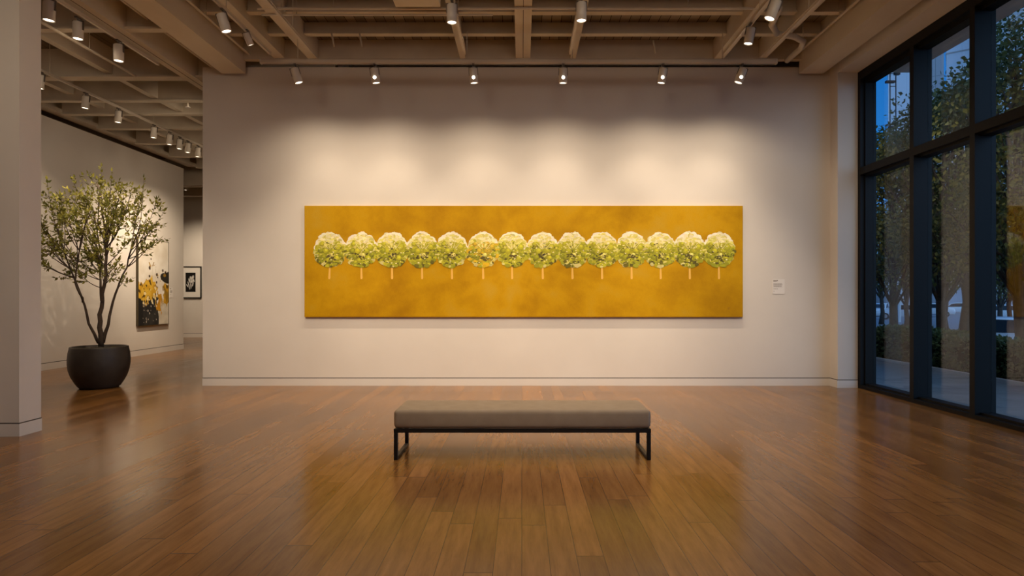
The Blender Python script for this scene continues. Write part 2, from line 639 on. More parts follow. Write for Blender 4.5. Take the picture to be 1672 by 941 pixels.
# the long wall-washing track is a round-edged profile
TY, TZ = 9.30, 5.035
o = thing('lighting_track', 'long round-edged lighting track running above the gold painting', 'track', (-3.953, TY, TZ), group='lighting tracks under the ceiling')
mb = MB()
pr = [(-.03, .0), (.03, .0), (.042, .015), (.042, .055), (.03, .075), (-.03, .075), (-.042, .055), (-.042, .015)]
mb.prism(pr, 'x', 0, 7.81)
mb.build('rail', M['track'], o)
for x in (0, 7.81):
    MB().prism([(a * 1.06, b * 1.0) for a, b in pr], 'x', x - .012, x + .012).build('end_cap', M['lampwhite'], o)
MB().box(.02, 7.79, -.012, .012, -.006, .001).build('power_slot', M['lampgrey'], o)
for x in (.55, 3.12, 4.72, 7.0):
    MB().tube([(x, 0, .07), (x, 0, .5)], .007, 6).build('hanger_rod', M['pipe'], o)

track('lighting track over the room, first from the wide left beam', (-3.78, 1.0), (-3.78, 9.2), 5.14)
track('lighting track over the room, on the left of the central beam', (-.856, 1.0), (-.856, 9.2), 5.14)
track('lighting track over the room, on the right of the central beam', (.725, 1.0), (.725, 9.2), 5.14)
track('lighting track with two lamps, third from the window bulkhead', (3.04, 1.0), (3.04, 9.2), 5.14)
track('empty track running beside the window beam', (3.67, 1.0), (3.67, 9.2), 5.14)
track('short empty track ending at the left of the long wall track', (-3.14, 6.0), (-3.14, 9.2), 5.14)
track('lighting track under the beam of the left passage', (-5.70, 3.0), (-5.70, 9.6), 5.13)
track('long lighting track running along the left side wall', (-7.9, 3.0), (-7.9, 17.5), 5.20)
track('lighting track in the far room', (-10.98, 19.4), (-10.98, 22.4), 5.27)


# ------------------------------------------------------------------ track lamps
def make_lamp(bulb=False):
    """root at the underside of the track; housing hangs from a yoke; child 'head' is an empty-free tilt baked by rotation of parts"""
    o = bpy.data.objects.new('track_spotlight', None)
    COL.objects.link(o)
    MB().box(-.018, .018, -.05, .05, -.022, .0).build('adapter', M['lampgrey'], o, bevel=.003, seg=1)
    MB().tube([(0, 0, -.02), (0, 0, -.062)], .010, 8).build('stem', M['lampgrey'], o)
    h = MB().lathe([(.0, .075), (.052, .075), (.060, .068), (.062, .06), (.062, -.145), (.056, -.148), (.053, -.135), (.050, -.128)], 28).build('housing', M['lampwhite'], o, smooth=False)
    for p in h.data.polygons:
        p.use_smooth = abs(p.normal.z) < .5
    h.location = (0, 0, -.135)
    ln = MB().lathe([(0, -.140), (.03, -.141), (.0535, -.1365)], 28).build('lens', M['glow'], h)
    y = MB()
    for s in (-1, 1):
        y.box(s * .066 - .004, s * .066 + .004, -.012, .012, -.03, .09)
    y.box(-.07, .07, -.012, .012, .083, .09)
    y.build('yoke', M['lampgrey'], h)
    if bulb:
        b = MB().lathe([(0, 0), (.022, .0), (.024, .004), (.0, .006)], 14).build('bulb', M['bulb'], h)
        b.rotation_euler = (PI / 2, 0, 0)
        b.location = (0, -.0622, -.075)
    return o


LP = {}


def lamp(loc, tilt, label, group, bulb=False, power=0, size=60, blend=1.0, color=(1, .82, .62), scale=1.0, radius=.04, aim=None, spill=0):
    if bulb not in LP:
        o = LP[bulb] = make_lamp(bulb)
    else:
        o = copy_tree(LP[bulb])
    o.location = loc
    o.scale = (scale,) * 3
    tag(o, label, 'spotlight', group)
    h = [c for c in o.children if c.name.startswith('housing')][0]
    h.rotation_euler = tilt
    if power:
        add_spot(o, h, tilt, power, size, blend, color, radius, scale, aim)
    if spill:      # wide, weak light around the beam
        p = Vector(o.location)
        add_spot(o, h, tilt, spill, 150, 1.0, color, .06, scale, (p.x, YB - .25, 0))
    return o


def add_spot(o, h, tilt, power, size, blend, color, radius, scale, aim):
    from mathutils import Euler
    d = bpy.data.lights.new('spot_beam', 'SPOT')
    d.energy = power
    d.spot_size = math.radians(size)
    d.spot_blend = blend
    d.color = color
    d.shadow_soft_size = radius
    l = bpy.data.objects.new('spot_beam', d)
    COL.objects.link(l)
    e = Euler(tilt)
    p = Vector(o.location) + scale * (Vector((0, 0, -.135)) + (e.to_matrix() @ Vector((0, 0, -.165))))
    l.location = p
    if aim is not None:
        l.rotation_euler = (Vector(aim) - p).to_track_quat('-Z', 'Y').to_euler()
    else:
        l.rotation_euler = e
    return l


WARM = (1, .80, .58)
WASH, UPW = 620, 34
UP = 7
WP = 84
SPILL = 92
ord_ = ['first', 'second', 'third', 'fourth', 'fifth', 'sixth']
for i, (px, rol) in enumerate(((483, 17), (612, 7), (773, 4), (919.5, -1), (1082, -8), (1211, -19))):
    x = (px - VX) / FPX * TY
    tx = math.radians(6)
    aimx = x + (.30, .16, .08, 0, -.10, -.28)[i]
    lamp((x, TY, TZ - .004), (tx, math.radians(-rol), 0),
         '%s spotlight from the left on the long track above the gold painting' % ord_[i], 'wall-wash spotlights above the gold painting',
         bulb=(i > 0), spill=SPILL, power=WP * (.7 if i == 0 else 1), size=80, blend=1.0, color=WARM, aim=(aimx, YB - .04, 1.2))

GP = 150
G2 = 'spotlights over the main room'
lamp((-3.78, 7.75, 5.14), (.10, -.26, 0), 'large spotlight tilted on the track beside the wide left beam', G2, power=GP, size=95, color=WARM, scale=1.0, aim=(-2.5, 8.0, 0))
lamp((-3.74, 8.35, 5.14), (.35, -.3, 0), 'small spotlight half behind the track near the left beam', G2, scale=.72)
lamp((-.856, 7.5, 5.14), (0, 0, 0), 'upright spotlight on the track left of the central beam', G2, power=GP, size=95, color=WARM, aim=(-1, 7.6, 0))
lamp((.725, 7.45, 5.14), (0, 0, 0), 'upright spotlight on the track right of the central beam', G2, power=GP, size=95, color=WARM, aim=(.9, 7.6, 0))
lamp((3.04, 7.38, 5.14), (.05, .36, 0), 'larger of the two spotlights tilted on the track near the window', G2, power=GP, size=95, color=WARM, scale=1.05, aim=(2.2, 7.6, 0))
lamp((3.04, 8.16, 5.14), (.05, .16, 0), 'smaller of the two spotlights on the track near the window', G2, power=GP * .6, size=95, color=WARM, scale=.95, aim=(2.7, 8.6, 0))
# more spots are added over the viewer's head further down (beams only, no lamps)
G3 = 'spotlights over the passage on the left'
lamp((-5.70, 7.39, 5.13), (0, .05, 0), 'spotlight nearest the white column at the top of the left opening', G3, power=GP * .7, size=90, color=WARM, aim=(-6.2, 7.6, 0), scale=1.05)
lamp((-5.76, 7.95, 5.13), (0, .02, 0), 'second spotlight from the white column under the passage beam', G3, power=0, scale=1.0)
lamp((-5.70, 8.66, 5.13), (0, 0, 0), 'lone upright spotlight at the middle of the passage beam', G3, power=GP * .8, size=90, color=WARM, aim=(-6.6, 9.6, 0), scale=1.05)
G4 = 'spotlights along the left side wall'
SW = [(10.05, 'half hidden by the white column, left end of the side wall track', 210, (-9.75, 10.6, 2.0)),
      (11.1, 'second from the white column on the side wall track', 170, (-9.75, 12.2, 1.9)),
      (12.0, 'third from the white column on the side wall track', 0, None),
      (13.16, 'fourth from the white column on the side wall track', 0, None),
      (13.75, 'fifth from the white column, front of a tight cluster of lamps', 260, (-9.75, 14.6, 2.0)),
      (14.15, 'sixth from the white column, partly behind the cluster front lamp', 430, (-9.75, 16.0, 2.0)),
      (14.5, 'seventh from the white column, mostly hidden in the cluster', 0, None),
      (14.95, 'eighth from the white column, last lamp of the side wall track', 260, (-9.75, 16.9, 2.0))]
for i, (y, lab, pw, aim) in enumerate(SW):
    lamp((-7.9, y, 5.20), (0, .10, 0), 'spotlight ' + lab, G4, power=pw, size=78, color=WARM, aim=aim)
lamp((-7.9, 10.5, 5.20), (.0, 0, 0), 'spotlight hidden behind the first lamp above the potted tree', G4, power=260, size=42, color=WARM, aim=(-7.0, 10.2, 2.9), scale=.9) if False else None
lamp((-10.98, 20.0, 5.27), (.05, .0, 0), 'small spotlight in the far room above the framed photograph', 'far room spotlight', power=520, size=80, color=WARM, aim=(-11.9, YF, 1.6))


# ------------------------------------------------------------------ bench
bench = thing('upholstered_bench', 'long backless bench with taupe fabric seat on thin black steel legs', 'bench', (.005, 5.905, 0))
BX, BD = 1.185, .285
c = MB().box(-BX, BX, -BD, BD, .287, .460).build('cushion', M['fabric'], bench, bevel=.040, seg=5, smooth=True)
sf = MB()
for s in (-1, 1):
    sf.box(-BX + .004, BX - .004, s * (BD - .018) - .0175, s * (BD - .018) + .0175, .252, .2865)
    sf.box(s * (BX - .022) - .0175, s * (BX - .022) + .0175, -BD + .0355, BD - .0355, .252, .2865)
for x in (-.4, .4):
    sf.box(x - .015, x + .015, -BD + .0355, BD - .0355, .256, .284)
sf.build('seat_frame', M['black'], bench)
for s in (-1, 1):
    l = MB()
    x0, x1 = s * (BX - .022) - .0175, s * (BX - .022) + .0175
    for t in (-1, 1):
        l.box(x0, x1, t * (BD - .018) - .0175, t * (BD - .018) + .0175, 0, .252)
    l.box(x0, x1, -BD + .0355, BD - .0355, 0, .03)
    l.build('leg', M['black'], bench, bevel=.003, seg=1)


# ------------------------------------------------------------------ main painting
PW, PH, PT = 7.37, 1.873, .055
pa = thing('wide_painting', 'very wide gold painting of a row of pale green round trees', 'painting', (.031, YB, 2.097))
MB().box(-PW / 2, PW / 2, -PT, -.001, -PH / 2, PH / 2).build('canvas', M['gold'], pa, bevel=.006, seg=2)


def px2p(px, py):   # photo pixel on the canvas plane -> local x, z
    y = YB - PT
    return (px - VX) / FPX * y - .031, EYE + (VY - py) / FPX * y - 2.097


TRUNKS = (538.7, 590, 640, 689, 737.8, 788.7, 836, 886, 934.5, 982.8, 1031, 1078.5, 1126, 1173.6)
S = (YB - PT) / FPX


def blob(mb, x, z, rx, rz, y, col, n=9, jit=.25, rnd=R):
    ph = rnd.random() * 6.28
    vs = [(x, y, z)]
    for k in range(n):
        w = ph + 2 * PI * k / n
        q = 1 + rnd.uniform(-jit, jit)
        vs.append((x + rx * q * math.cos(w), y, z + rz * q * math.sin(w)))
    fs = [(0, 1 + (k + 1) % n, 1 + k) for k in range(n)]
    mb.add(vs, fs, 0, col)


def vary(c, r, a=.12):
    k = 1 + r.uniform(-a, a)
    return (min(1, c[0] * k), min(1, c[1] * k * (1 + r.uniform(-.04, .04))), min(1, c[2] * k), 1)


CREAM = (.82, .74, .42)
PALE = (.72, .64, .16)
LIME = (.47, .44, .02)
GREEN = (.30, .30, .015)
OLIVE = (.13, .115, .01)
for i, tx in enumerate(TRUNKS):
    r = random.Random(100 + i)
    mb = MB()
    cx, cz = px2p(tx, 409)
    y0 = -PT - .0012
    yellow = (i == 5)
    k26 = 26.5 * S
    # halo: scalloped cream silhouette
    n = 40
    out = []
    for k in range(n):
        w = 2 * PI * k / n
        c_, s_ = math.cos(w), math.sin(w)
        rr = 1.0 + .05 * math.sin(9 * w + i) + r.uniform(-.045, .045)
        ex = 25.8 * (abs(c_) ** .9) * (1 if c_ > 0 else -1)
        ez = (29.5 if s_ > 0 else 26.2) * (abs(s_) ** .85) * (1 if s_ > 0 else -1)
        out.append((cx + ex * rr * S * (1 - .14 * max(0, s_)), cz + ez * rr * S))
    mb.add([(cx, y0, cz)] + [(x, y0, z) for x, z in out], [(0, 1 + (k + 1) % n, 1 + k) for k in range(n)], 0, (*[a * .95 for a in CREAM], 1))
    for j in range(n):
        if out[j][1] < cz - 6 * S:
            mb.c[1 + j] = (.60, .52, .15, 1)
    mb.c[0] = (.45, .42, .03, 1)
    # florets along the upper rim
    for k in range(16):
        w = PI * (.06 + .88 * k / 15)
        x = cx + 21 * S * math.cos(w) * (1 + r.uniform(-.05, .05))
        z = cz + 25 * S * math.sin(w) * (1 + r.uniform(-.06, .06))
        q = r.uniform(4.0, 6.5) * S
        blob(mb, x, z, q, q * .9, y0 - .0004 - .00003 * k, vary((.88, .82, .62), r, .06), 9, .12, r)
    lay = y0 - .001
    # body: scattered dabs, colour by place on the crown
    dabs = []
    for k in range(430):
        w, q = r.random() * 2 * PI, math.sqrt(r.random())
        u, v = q * math.cos(w), q * math.sin(w)
        dabs.append((u, v))
    dabs.sort(key=lambda t: -t[1])
    for k, (u, v) in enumerate(dabs):
        x, z = cx + u * 25.6 * S * (1 - .20 * max(0, v)), cz + v * 26.2 * S - .6 * S
        nz = mnoise.noise(Vector((u * 2.6 + i * 3.1, v * 2.6, i * 1.7)))
        h = v + .35 * nz
        if h > .46:
            col = PALE if r.random() < .45 else CREAM
        elif h > .18:
            col = PALE if r.random() < .5 else LIME
        elif h > -.75:
            t = r.random()
            col = LIME if t < .48 else (GREEN if t < .80 else (PALE if t < .88 else OLIVE))
        else:
            t = r.random()
            col = GREEN if t < .45 else (LIME if t < .7 else OLIVE)
        if abs(u) < .30 and -.60 < v < -.25 and r.random() < .40:
            col = OLIVE
        if math.hypot(u, v) > .93 and r.random() < .2:
            col = (.62, .55, .20)
        if yellow and col in (LIME, GREEN) and r.random() < .5:
            col = (.66, .42, .01)
        q = r.uniform(1.5, 3.6) * S
        blob(mb, x, z, q * r.uniform(.8, 1.5), q, lay - .000008 * k, vary(col, r, .16), 7, .3, r)
    # big rounded florets of the painted crown
    lay -= .003
    for (u, v, q, c0) in ((.30, -.02, 8, LIME), (-.30, -.05, 7.5, LIME), (-.62, -.05, 5.5, GREEN), (.55, .20, 8, LIME), (.10, -.30, 5, PALE),
                          (-.45, -.45, 6.5, GREEN), (.45, -.50, 7, LIME), (-.15, -.62, 5, LIME), (.72, -.30, 5, GREEN), (-.55, .38, 5, LIME), (-.72, -.38, 4.5, GREEN)):
        x, z = cx + u * 24 * S, cz + v * 26 * S
        for m_ in range(3):
            sc_ = (1, .72, .4)[m_]
            cc = [min(1, a * (.72, 1.0, 1.35)[m_]) for a in c0]
            if yellow and c0 is LIME:
                cc = [cc[0] * 1.15, cc[1] * .86, cc[2]]
            blob(mb, x + m_ * .6 * S, z + m_ * 1.0 * S, q * sc_ * .82 * S, q * sc_ * .70 * S, lay - .00002 * m_, vary(cc, r, .12), 11, .16, r)
        lay -= .0001
    # fan of stalks in the pale top and dark heart
    for k in range(9):
        a = PI * (.5 + (k - 4) * .075)
        x0, z0 = cx + 1.5 * S, cz - 2 * S
        L0, L1 = 6 * S, r.uniform(17, 22) * S
        wv = Vector((math.cos(a), 0, math.sin(a)))
        pv = Vector((-wv.z, 0, wv.x)) * .35 * S
        p, q_ = Vector((x0, lay, z0)) + wv * L0, Vector((x0, lay, z0)) + wv * L1
        mb.add([p - pv, p + pv, q_ + pv * .4, q_ - pv * .4], [(0, 1, 2, 3)], 0, vary((.97, .88, .50) if k % 2 else (.58, .50, .12), r))
    for k in range(16):
        x, z = cx + r.gauss(0, 5.5) * S, cz + (-11 + r.gauss(0, 4)) * S
        q = r.uniform(.8, 2.0) * S
        blob(mb, x, z, q * 1.2, q * .8, lay - .0001 - .000004 * k, vary((.085, .065, .012), r, .3), 6, .3, r)
    for k in range(30):
        w, q = r.random() * 2 * PI, math.sqrt(r.random())
        x, z = cx + q * 21 * S * math.cos(w), cz - 5 * S + q * 18 * S * math.sin(w)
        q = r.uniform(.6, 1.3) * S
        blob(mb, x, z, q * 1.3, q * .7, lay - .0003 - .000004 * k, vary((.12, .11, .012) if k % 2 else (.86, .80, .38), r, .2), 6, .3, r)
    t = mb.build('painted_tree', M['paint'], pa, colors=True, fix=False)
    # trunk
    tb = MB()
    x0, z0 = px2p(tx, 436)
    x1, z1 = px2p(tx + (-1 if i == 0 else .3), 456)
    y = -PT - .0022
    tb.add([(x0 - 1.3 * S, y, z0), (x0 + 1.3 * S, y, z0), (x1 + 1.9 * S, y, z1 + 2 * S), (x1 + 1.2 * S, y, z1), (x1 - 1.4 * S, y, z1), (x1 - 1.8 * S, y, z1 + 2 * S)],
           [(0, 5, 4, 3, 2, 1)], 0, (.80, .46, .09, 1))
    tb.build('painted_trunk', M['paint'], t, colors=True, fix=False)
sg = MB()
x, z = px2p(1190, 503)
for k in range(3):
    sg.box(x - .02, x + .02 - .008 * k, -PT - .002, -PT - .0012, z - .012 * k, z - .012 * k + .005, 0, (.28, .12, .01, 1))
sg.build('signature_mark', M['paint'], pa, colors=True)


# ------------------------------------------------------------------ painted panels by colour field
def panel(name, w, h, nx, ny, fn, m, parent, loc=(0, 0, 0), rot=(0, 0, 0)):
    mb = MB()
    for j in range(ny + 1):
        for i in range(nx + 1):
            u, v = i / nx, j / ny
            mb.v.append((u * w, 0, -v * h))
            mb.c.append((*fn(u, v), 1))
    for j in range(ny):
        for i in range(nx):
            a = j * (nx + 1) + i
            mb.f.append((a, a + nx + 1, a + nx + 2, a + 1))
            mb.mi.append(0)
    o = mb.build(name, m, parent, colors=True, fix=False)
    o.location = loc
    o.rotation_euler = rot
    return o


def nz(x, y, s=0.0, o=4):
    return mnoise.fractal(Vector((x, y, s)), 1.0, 2.0, o)


def lerp(a, b, t):
    t = max(0, min(1, t))
    return tuple(p + (q - p) * t for p, q in zip(a, b))


SPOTS = [(R.uniform(.3, .95), R.uniform(.22, .55), R.uniform(.006, .022), R.uniform(1.0, 2.2)) for _ in range(16)]
WSP = [(R.uniform(.12, .6), R.uniform(.72, .97), R.uniform(.005, .013)) for _ in range(26)]
YSP = [(R.uniform(.15, .55), R.uniform(.56, .76), R.uniform(.012, .035)) for _ in range(14)]


def abstract(u, v):
    cream, white = (.70, .63, .52), (.84, .79, .70)
    c = lerp(cream, white, .5 + nz(u * 3, v * 5, 1))
    a = nz(u * 4, v * 6, 5) * .10
    b = nz(u * 14, v * 7, 9) * .05
    drip = max(0, nz(u * 22, 0, 3, 2)) * .10
    black, gold = (.020, .019, .018), (.58, .32, .022)
    # pale lower right block
    if v > .74 + a and u > .58 + b:
        c = lerp((.55, .49, .39), (.68, .62, .51), .5 + nz(u * 5, v * 9, 2))
    # black lower left
    if v > .655 + a * .7 - b and u < .63 + b * 1.2 + .02 * math.sin(v * 40):
        c = lerp(black, (.045, .042, .038), .4 + nz(u * 6, v * 6, 4))
    if u < .14 + a and v > .60 + b:
        c = black
    # gold mass with ragged lower edge
    top = .47 + abs(u - .30) * .10 + a * .8 + b
    low = .79 + a * 1.4 + b * 1.6 + drip - abs(u - .38) * .42
    if top < v < low and u < .62 + b * 2:
        c = lerp(gold, (.70, .44, .05), .5 + nz(u * 9, v * 12, 6) * 1.3)
        if nz(u * 12, v * 16, 8) > .33:
            c = (.08, .045, .01)
    # gold right
    if .55 + a + b < v < .73 + a * 1.2 + drip and u > .80 + b * 3:
        c = lerp(gold, (.30, .17, .02), .5 + nz(u * 8, v * 9, 16) * 1.4)
    if .62 + a < v < .84 + drip and abs(u - .68 - .04 * math.sin(v * 30)) < .055 + b:
        c = (.56, .27, .02)
    # black right blob
    if ((u - .95) / .24) ** 2 + ((v - .435) / .075) ** 2 < 1 + (a + b) * 5:
        c = (.03, .026, .02)
    if ((u - .86) / .05) ** 2 + ((v - .41) / .018) ** 2 < 1:
        c = (.32, .19, .03)
    for (x, y, q, e) in SPOTS:
        if ((u - x) / (q * 1.5)) ** 2 + ((v - y) / (q * e * .62)) ** 2 < 1:
            c = (.06, .035, .015) if q > .013 else (.46, .27, .03)
    for (x, y, q) in WSP:
        if ((u - x) / q) ** 2 + ((v - y) / (q * .9)) ** 2 < 1:
            c = (.66, .60, .50)
    for (x, y, q) in YSP:
        if ((u - x) / q) ** 2 + ((v - y) / (q * .55)) ** 2 < 1 + a * 3:
            c = (.80, .66, .36)
    # fine drips
    if v < .5 and abs(u - .55 - .01 * math.sin(v * 25)) < .004 and v > .28:
        c = (.5, .42, .3)
    if v < .5 and .30 < v and abs(u - .44 - .02 * v) < .0035:
        c = (.62, .55, .44)
    if abs(u - .37 - (v - .3) * .9) < .018 and .265 < v < .32:
        c = (.42, .25, .03)
    if abs(u - .46 + (v - .3) * .9) < .014 and .26 < v < .31:
        c = (.30, .19, .04)
    return c


ab = thing('abstract_painting', 'tall abstract painting splashed white, gold and black on the side wall', 'painting', (-9.75, 15.47, 3.0))
AW, AH = 1.34, 2.24
MB().box(0.001, .058, .006, AW - .006, -AH + .006, -.006).build('canvas_edge', noisy('abstract_canvas_edge', (.30, .23, .13), (.10, .08, .05), 2, .7), ab)
panel('canvas', AW - .02, AH - .02, 110, 180, abstract, M['paint'], ab, (.0595, .01, -.01), (0, 0, PI / 2))
fr = MB()
for a in (0, AW - .008):
    fr.box(.001, .066, a, a + .008, -AH, 0)
for a in (-AH, -.008):
    fr.box(.001, .066, .008, AW - .008, a, a + .008)
fr.build('frame', mat('thin_bronze_frame', (.07, .055, .03), .45, .4), ab)


def flower(u, v):
    c = (.012, .011, .010)
    d = nz(u * 5, v * 5, 3) * .16
    for (x, y, a, b, w) in ((.55, .30, .16, .10, .5), (.72, .25, .15, .10, -.6), (.40, .42, .16, .08, .9), (.62, .45, .20, .09, -.3), (.80, .40, .12, .08, .7),
                            (.30, .60, .17, .055, 1.0), (.52, .66, .18, .055, 1.35), (.72, .60, .15, .06, -1.0), (.40, .78, .12, .04, 1.3), (.18, .68, .14, .04, .6)):
        dx, dy = u - x, (v - y)
        p, q = dx * math.cos(w) + dy * math.sin(w), -dx * math.sin(w) + dy * math.cos(w)
        e = (p / a) ** 2 + (q / b) ** 2
        if e < 1 + d:
            c = lerp((.72, .69, .64), (.24, .23, .21), e * .8 + nz(u * 14, v * 14, 7) * .5)
    return c


fp = thing('framed_photograph', 'black framed flower photograph on the far wall beyond the opening', 'picture', (-12.26, YF, 2.04))
f = MB()
FW, FH, FT = .40, .59, .035
for s in (-1, 1):
    f.box(s * (FW - .0175) - .0175, s * (FW - .0175) + .0175, -.05, -.001, -FH, FH)
    f.box(-FW + .035, FW - .035, -.05, -.001, s * (FH - .0175) - .0175, s * (FH - .0175) + .0175)
f.build('frame', M['frameblack'], fp)
MB().box(-FW + .035, FW - .035, -.03, -.001, -FH + .035, FH - .035).build('mat_board', M['matboard'], fp)
panel('print', .37, .71, 60, 110, flower, M['photo'], fp, (-.185, -.033, .355))


# ------------------------------------------------------------------ wall labels
def wall_label(loc, w, h, label, rotz=0):
    o = thing('wall_label', label, 'label', loc, (0, 0, rotz))
    MB().box(-w / 2, w / 2, -.008, -.0005, -h / 2, h / 2).build('card', M['label'], o)
    t = MB()
    rr = random.Random(5)
    rows = [(.40, .42, .016), (.345, .30, .012), (.20, .78, .007), (.145, .82, .007), (.09, .80, .007), (.035, .74, .007), (-.02, .78, .007), (-.16, .40, .008), (-.32, .10, .008)]
    for (zc, ln, th) in rows:
        x = -w / 2 + w * .07
        end = x + w * .9 * ln
        while x < end:
            q = w * rr.uniform(.035, .09)
            t.box(x, min(end, x + q), -.0092, -.0081, zc * h - th * h / .26 * .5, zc * h + th * h / .26 * .5)
            x += q + w * .018
    t.build('text_lines', M['ink'], o)
    return o


wall_label((4.335, YB, 1.675), .205, .25, 'small white text card on the wall to the right of the gold painting')
wall_label((-9.75, 17.02, 1.62), .16, .28, 'tiny pale text card beside the abstract painting', PI / 2)


# ------------------------------------------------------------------ potted tree
PX, PY = -7.0, 10.15
pt = thing('potted_tree', 'tall leafy indoor tree with several stems in a round dark pot', 'plant', (PX, PY, 0))
prof = [(.0, .0), (.255, .0), (.275, .006), (.30, .03), (.345, .10), (.395, .20), (.425, .30), (.438, .40), (.438, .48), (.430, .57), (.415, .645), (.412, .672),
        (.404, .682), (.390, .682), (.383, .672), (.383, .60), (.0, .60)]
MB().lathe(prof, 64).build('pot', M['pot'], pt, smooth=True)
so = MB()
rings = [(0, .650), (.12, .650), (.25, .645), (.34, .640), (.382, .628)]
so.lathe(rings, 40)
for k in range(260):
    w, q = R.random() * 2 * PI, .37 * math.sqrt(R.random())
    so.lathe([(0, .648 + R.random() * .012), (.006 + R.random() * .012, .640)], 5, 0, q * math.cos(w), q * math.sin(w))
so.build('moss', M['soil'], pt)


def L2(px, py, d=0.0):
    return Vector(((px - VX) / FPX * PY - PX, d, EYE + (VY - py) / FPX * PY))


STEMS = [
    ([(165, 566, 0), (164, 545, 0), (163, 525, .0), (163, 503, .02), (166, 480, .03), (170, 450, .03), (172, 420, .02), (173, 390, 0), (170, 360, -.03), (168, 332, -.03), (160, 300, -.02)], .044, .010),
    ([(167, 560, .02), (171, 540, .04), (173, 530, .06), (176, 505, .09), (181, 480, .12), (186, 462, .14), (194, 436, .18), (200, 408, .2), (212, 376, .22)], .030, .008),
    ([(163, 560, -.03), (159, 545, -.08), (154, 528, -.12), (149, 500, -.15), (139, 468, -.17), (129, 440, -.2), (119, 410, -.22), (110, 375, -.22)], .026, .008),
    ([(165, 492, .02), (158, 470, .10), (153, 445, .16), (150, 412, .2), (142, 375, .24), (134, 338, .26)], .022, .008),
    ([(147, 494, -.15), (146, 480, -.22), (143, 462, -.28), (150, 430, -.34), (160, 395, -.38), (176, 350, -.40)], .018, .007),
]
R = random.Random(77)
allpts = []
for pts, r0, r1 in STEMS:
    P = [L2(*p) for p in pts]
    P2 = []
    for i in range(len(P) - 1):
        for t in (0, .5):
            P2.append(P[i].lerp(P[i + 1], t) + Vector((R.gauss(0, .006), R.gauss(0, .006), 0)))
    P2.append(P[-1])
    n = len(P2)
    rad = [r0 + (r1 - r0) * (i / (n - 1)) ** .8 for i in range(n)]
    MB().tube(P2, rad, 8).build('stem', M['bark'], pt, smooth=True)
    allpts += [(p, rad[i]) for i, p in enumerate(P2) if p.z > 1.35]

leaf = MB()
bran = MB()


def add_leaf(mb, p, d, size, up=None, rnd=R):
    d = d.normalized()
    s = d.cross(Vector((rnd.uniform(-1, 1), rnd.uniform(-1, 1), rnd.uniform(.2, 1.4))))
    if s.length < 1e-4:
        s = d.orthogonal()
    s.normalize()
    nrm = s.cross(d).normalized()
    w = size * .24
    q = p + d * size
    mb.add([p, p + d * size * .38 + s * w - nrm * w * .25, q, p + d * size * .38 - s * w - nrm * w * .25, p + d * size * .55],
           [(0, 1, 4), (1, 2, 4), (0, 4, 3), (4, 2, 3)])


def twig(mb_w, mb_l, a, b, r0, nleaf, size, f0=.25, bow=.06, rnd=R):
    n = 6
    d = b - a
    side = Vector((rnd.uniform(-1, 1), rnd.uniform(-1, 1), 0)) * bow * d.length
    P = []
    for i in range(n + 1):
        t = i / n
        P.append(a + d * t + (side - Vector((0, 0, bow * 1.4 * d.length))) * (4 * t * (1 - t)) * .5)
    mb_w.tube(P, [r0 * (1 - .75 * i / n) for i in range(n + 1)], 5, cap=False)
    for k in range(nleaf):
        t = f0 + (1 - f0) * (k + rnd.random()) / nleaf
        i = min(n - 1, int(t * n))
        p = P[i].lerp(P[i + 1], t * n - i)
        ax = (P[i + 1] - P[i]).normalized()
        o = ax.orthogonal()
        o.rotate(Matrix.Rotation(rnd.random() * 2 * PI, 3, ax))
        add_leaf(mb_l, p, ax * .75 + o * .9 + Vector((0, 0, .1)), size * rnd.uniform(.7, 1.2), rnd=rnd)
    add_leaf(mb_l, P[-1], P[-1] - P[-2], size * 1.1, rnd=rnd)
    return P


TIPS = [(152, 268), (156, 285), (184, 281), (178, 300), (222, 287), (214, 303), (233, 308), (259, 325), (247, 340), (240, 367), (233, 385), (259, 389), (224, 345), (212, 436), (205, 410),
        (119, 289), (101, 300), (110, 318), (97, 322), (77, 340), (71, 357), (92, 352), (75, 379), (80, 398), (69, 414), (84, 418), (95, 440), (108, 432), (120, 446), (134, 286), (140, 300), (126, 330),
        (100, 375), (98, 400), (200, 318), (192, 330), (205, 360), (190, 300), (168, 320), (150, 335), (215, 395), (196, 450), (112, 410), (140, 400)]
tips = []
for (x, y) in TIPS:
    e = 1 - min(1, ((x - 165) / 100) ** 2 + ((y - 370) / 110) ** 2)
    tips.append(L2(x, y, R.uniform(-1, 1) * (.15 + .7 * math.sqrt(e))))
for _ in range(36):
    w, q = R.random() * 2 * PI, R.uniform(.3, .92)
    e = R.uniform(-.85, .75)
    rr = math.sqrt(max(0, 1 - e * e))
    zc = 2.70 + .85 * e
    wid = .82 * rr * (1 if e > -.3 else .85)
    tips.append(Vector((-.05 + wid * q * math.cos(w), wid * q * math.sin(w) * .9, zc)))
for tp in tips:
    tgt = Vector((.0, 0, 1.75)).lerp(tp, .50)
    tgt.z -= .12
    cand = [(p, r) for p, r in allpts if p.z < tp.z - .12]
    p0, r0 = min(cand or allpts, key=lambda t: (t[0] - tgt).length + R.random() * .12)
    L = (tp - p0).length
    P = twig(bran, leaf, p0, tp, min(r0 * .8, .006 + .006 * L), int(9 + 9 * L), .074, .48, .10)
    for k in range(int(2 + 4 * L)):
        t = R.uniform(.42, .97)
        i = min(5, int(t * 6))
        a = P[i].lerp(P[i + 1], t * 6 - i)
        ax = (P[i + 1] - P[i]).normalized()
        o = ax.orthogonal()
        o.rotate(Matrix.Rotation(R.random() * 2 * PI, 3, ax))
        b = a + (ax * .8 + o * .75 + Vector((0, 0, .15))).normalized() * R.uniform(.10, .26)
        twig(bran, leaf, a, b, .0032, 7, .070, .15, .08)
bran.build('branches', M['bark'], pt, smooth=True, fix=False)
leaf.build('foliage', M['leaf'], pt, fix=False)


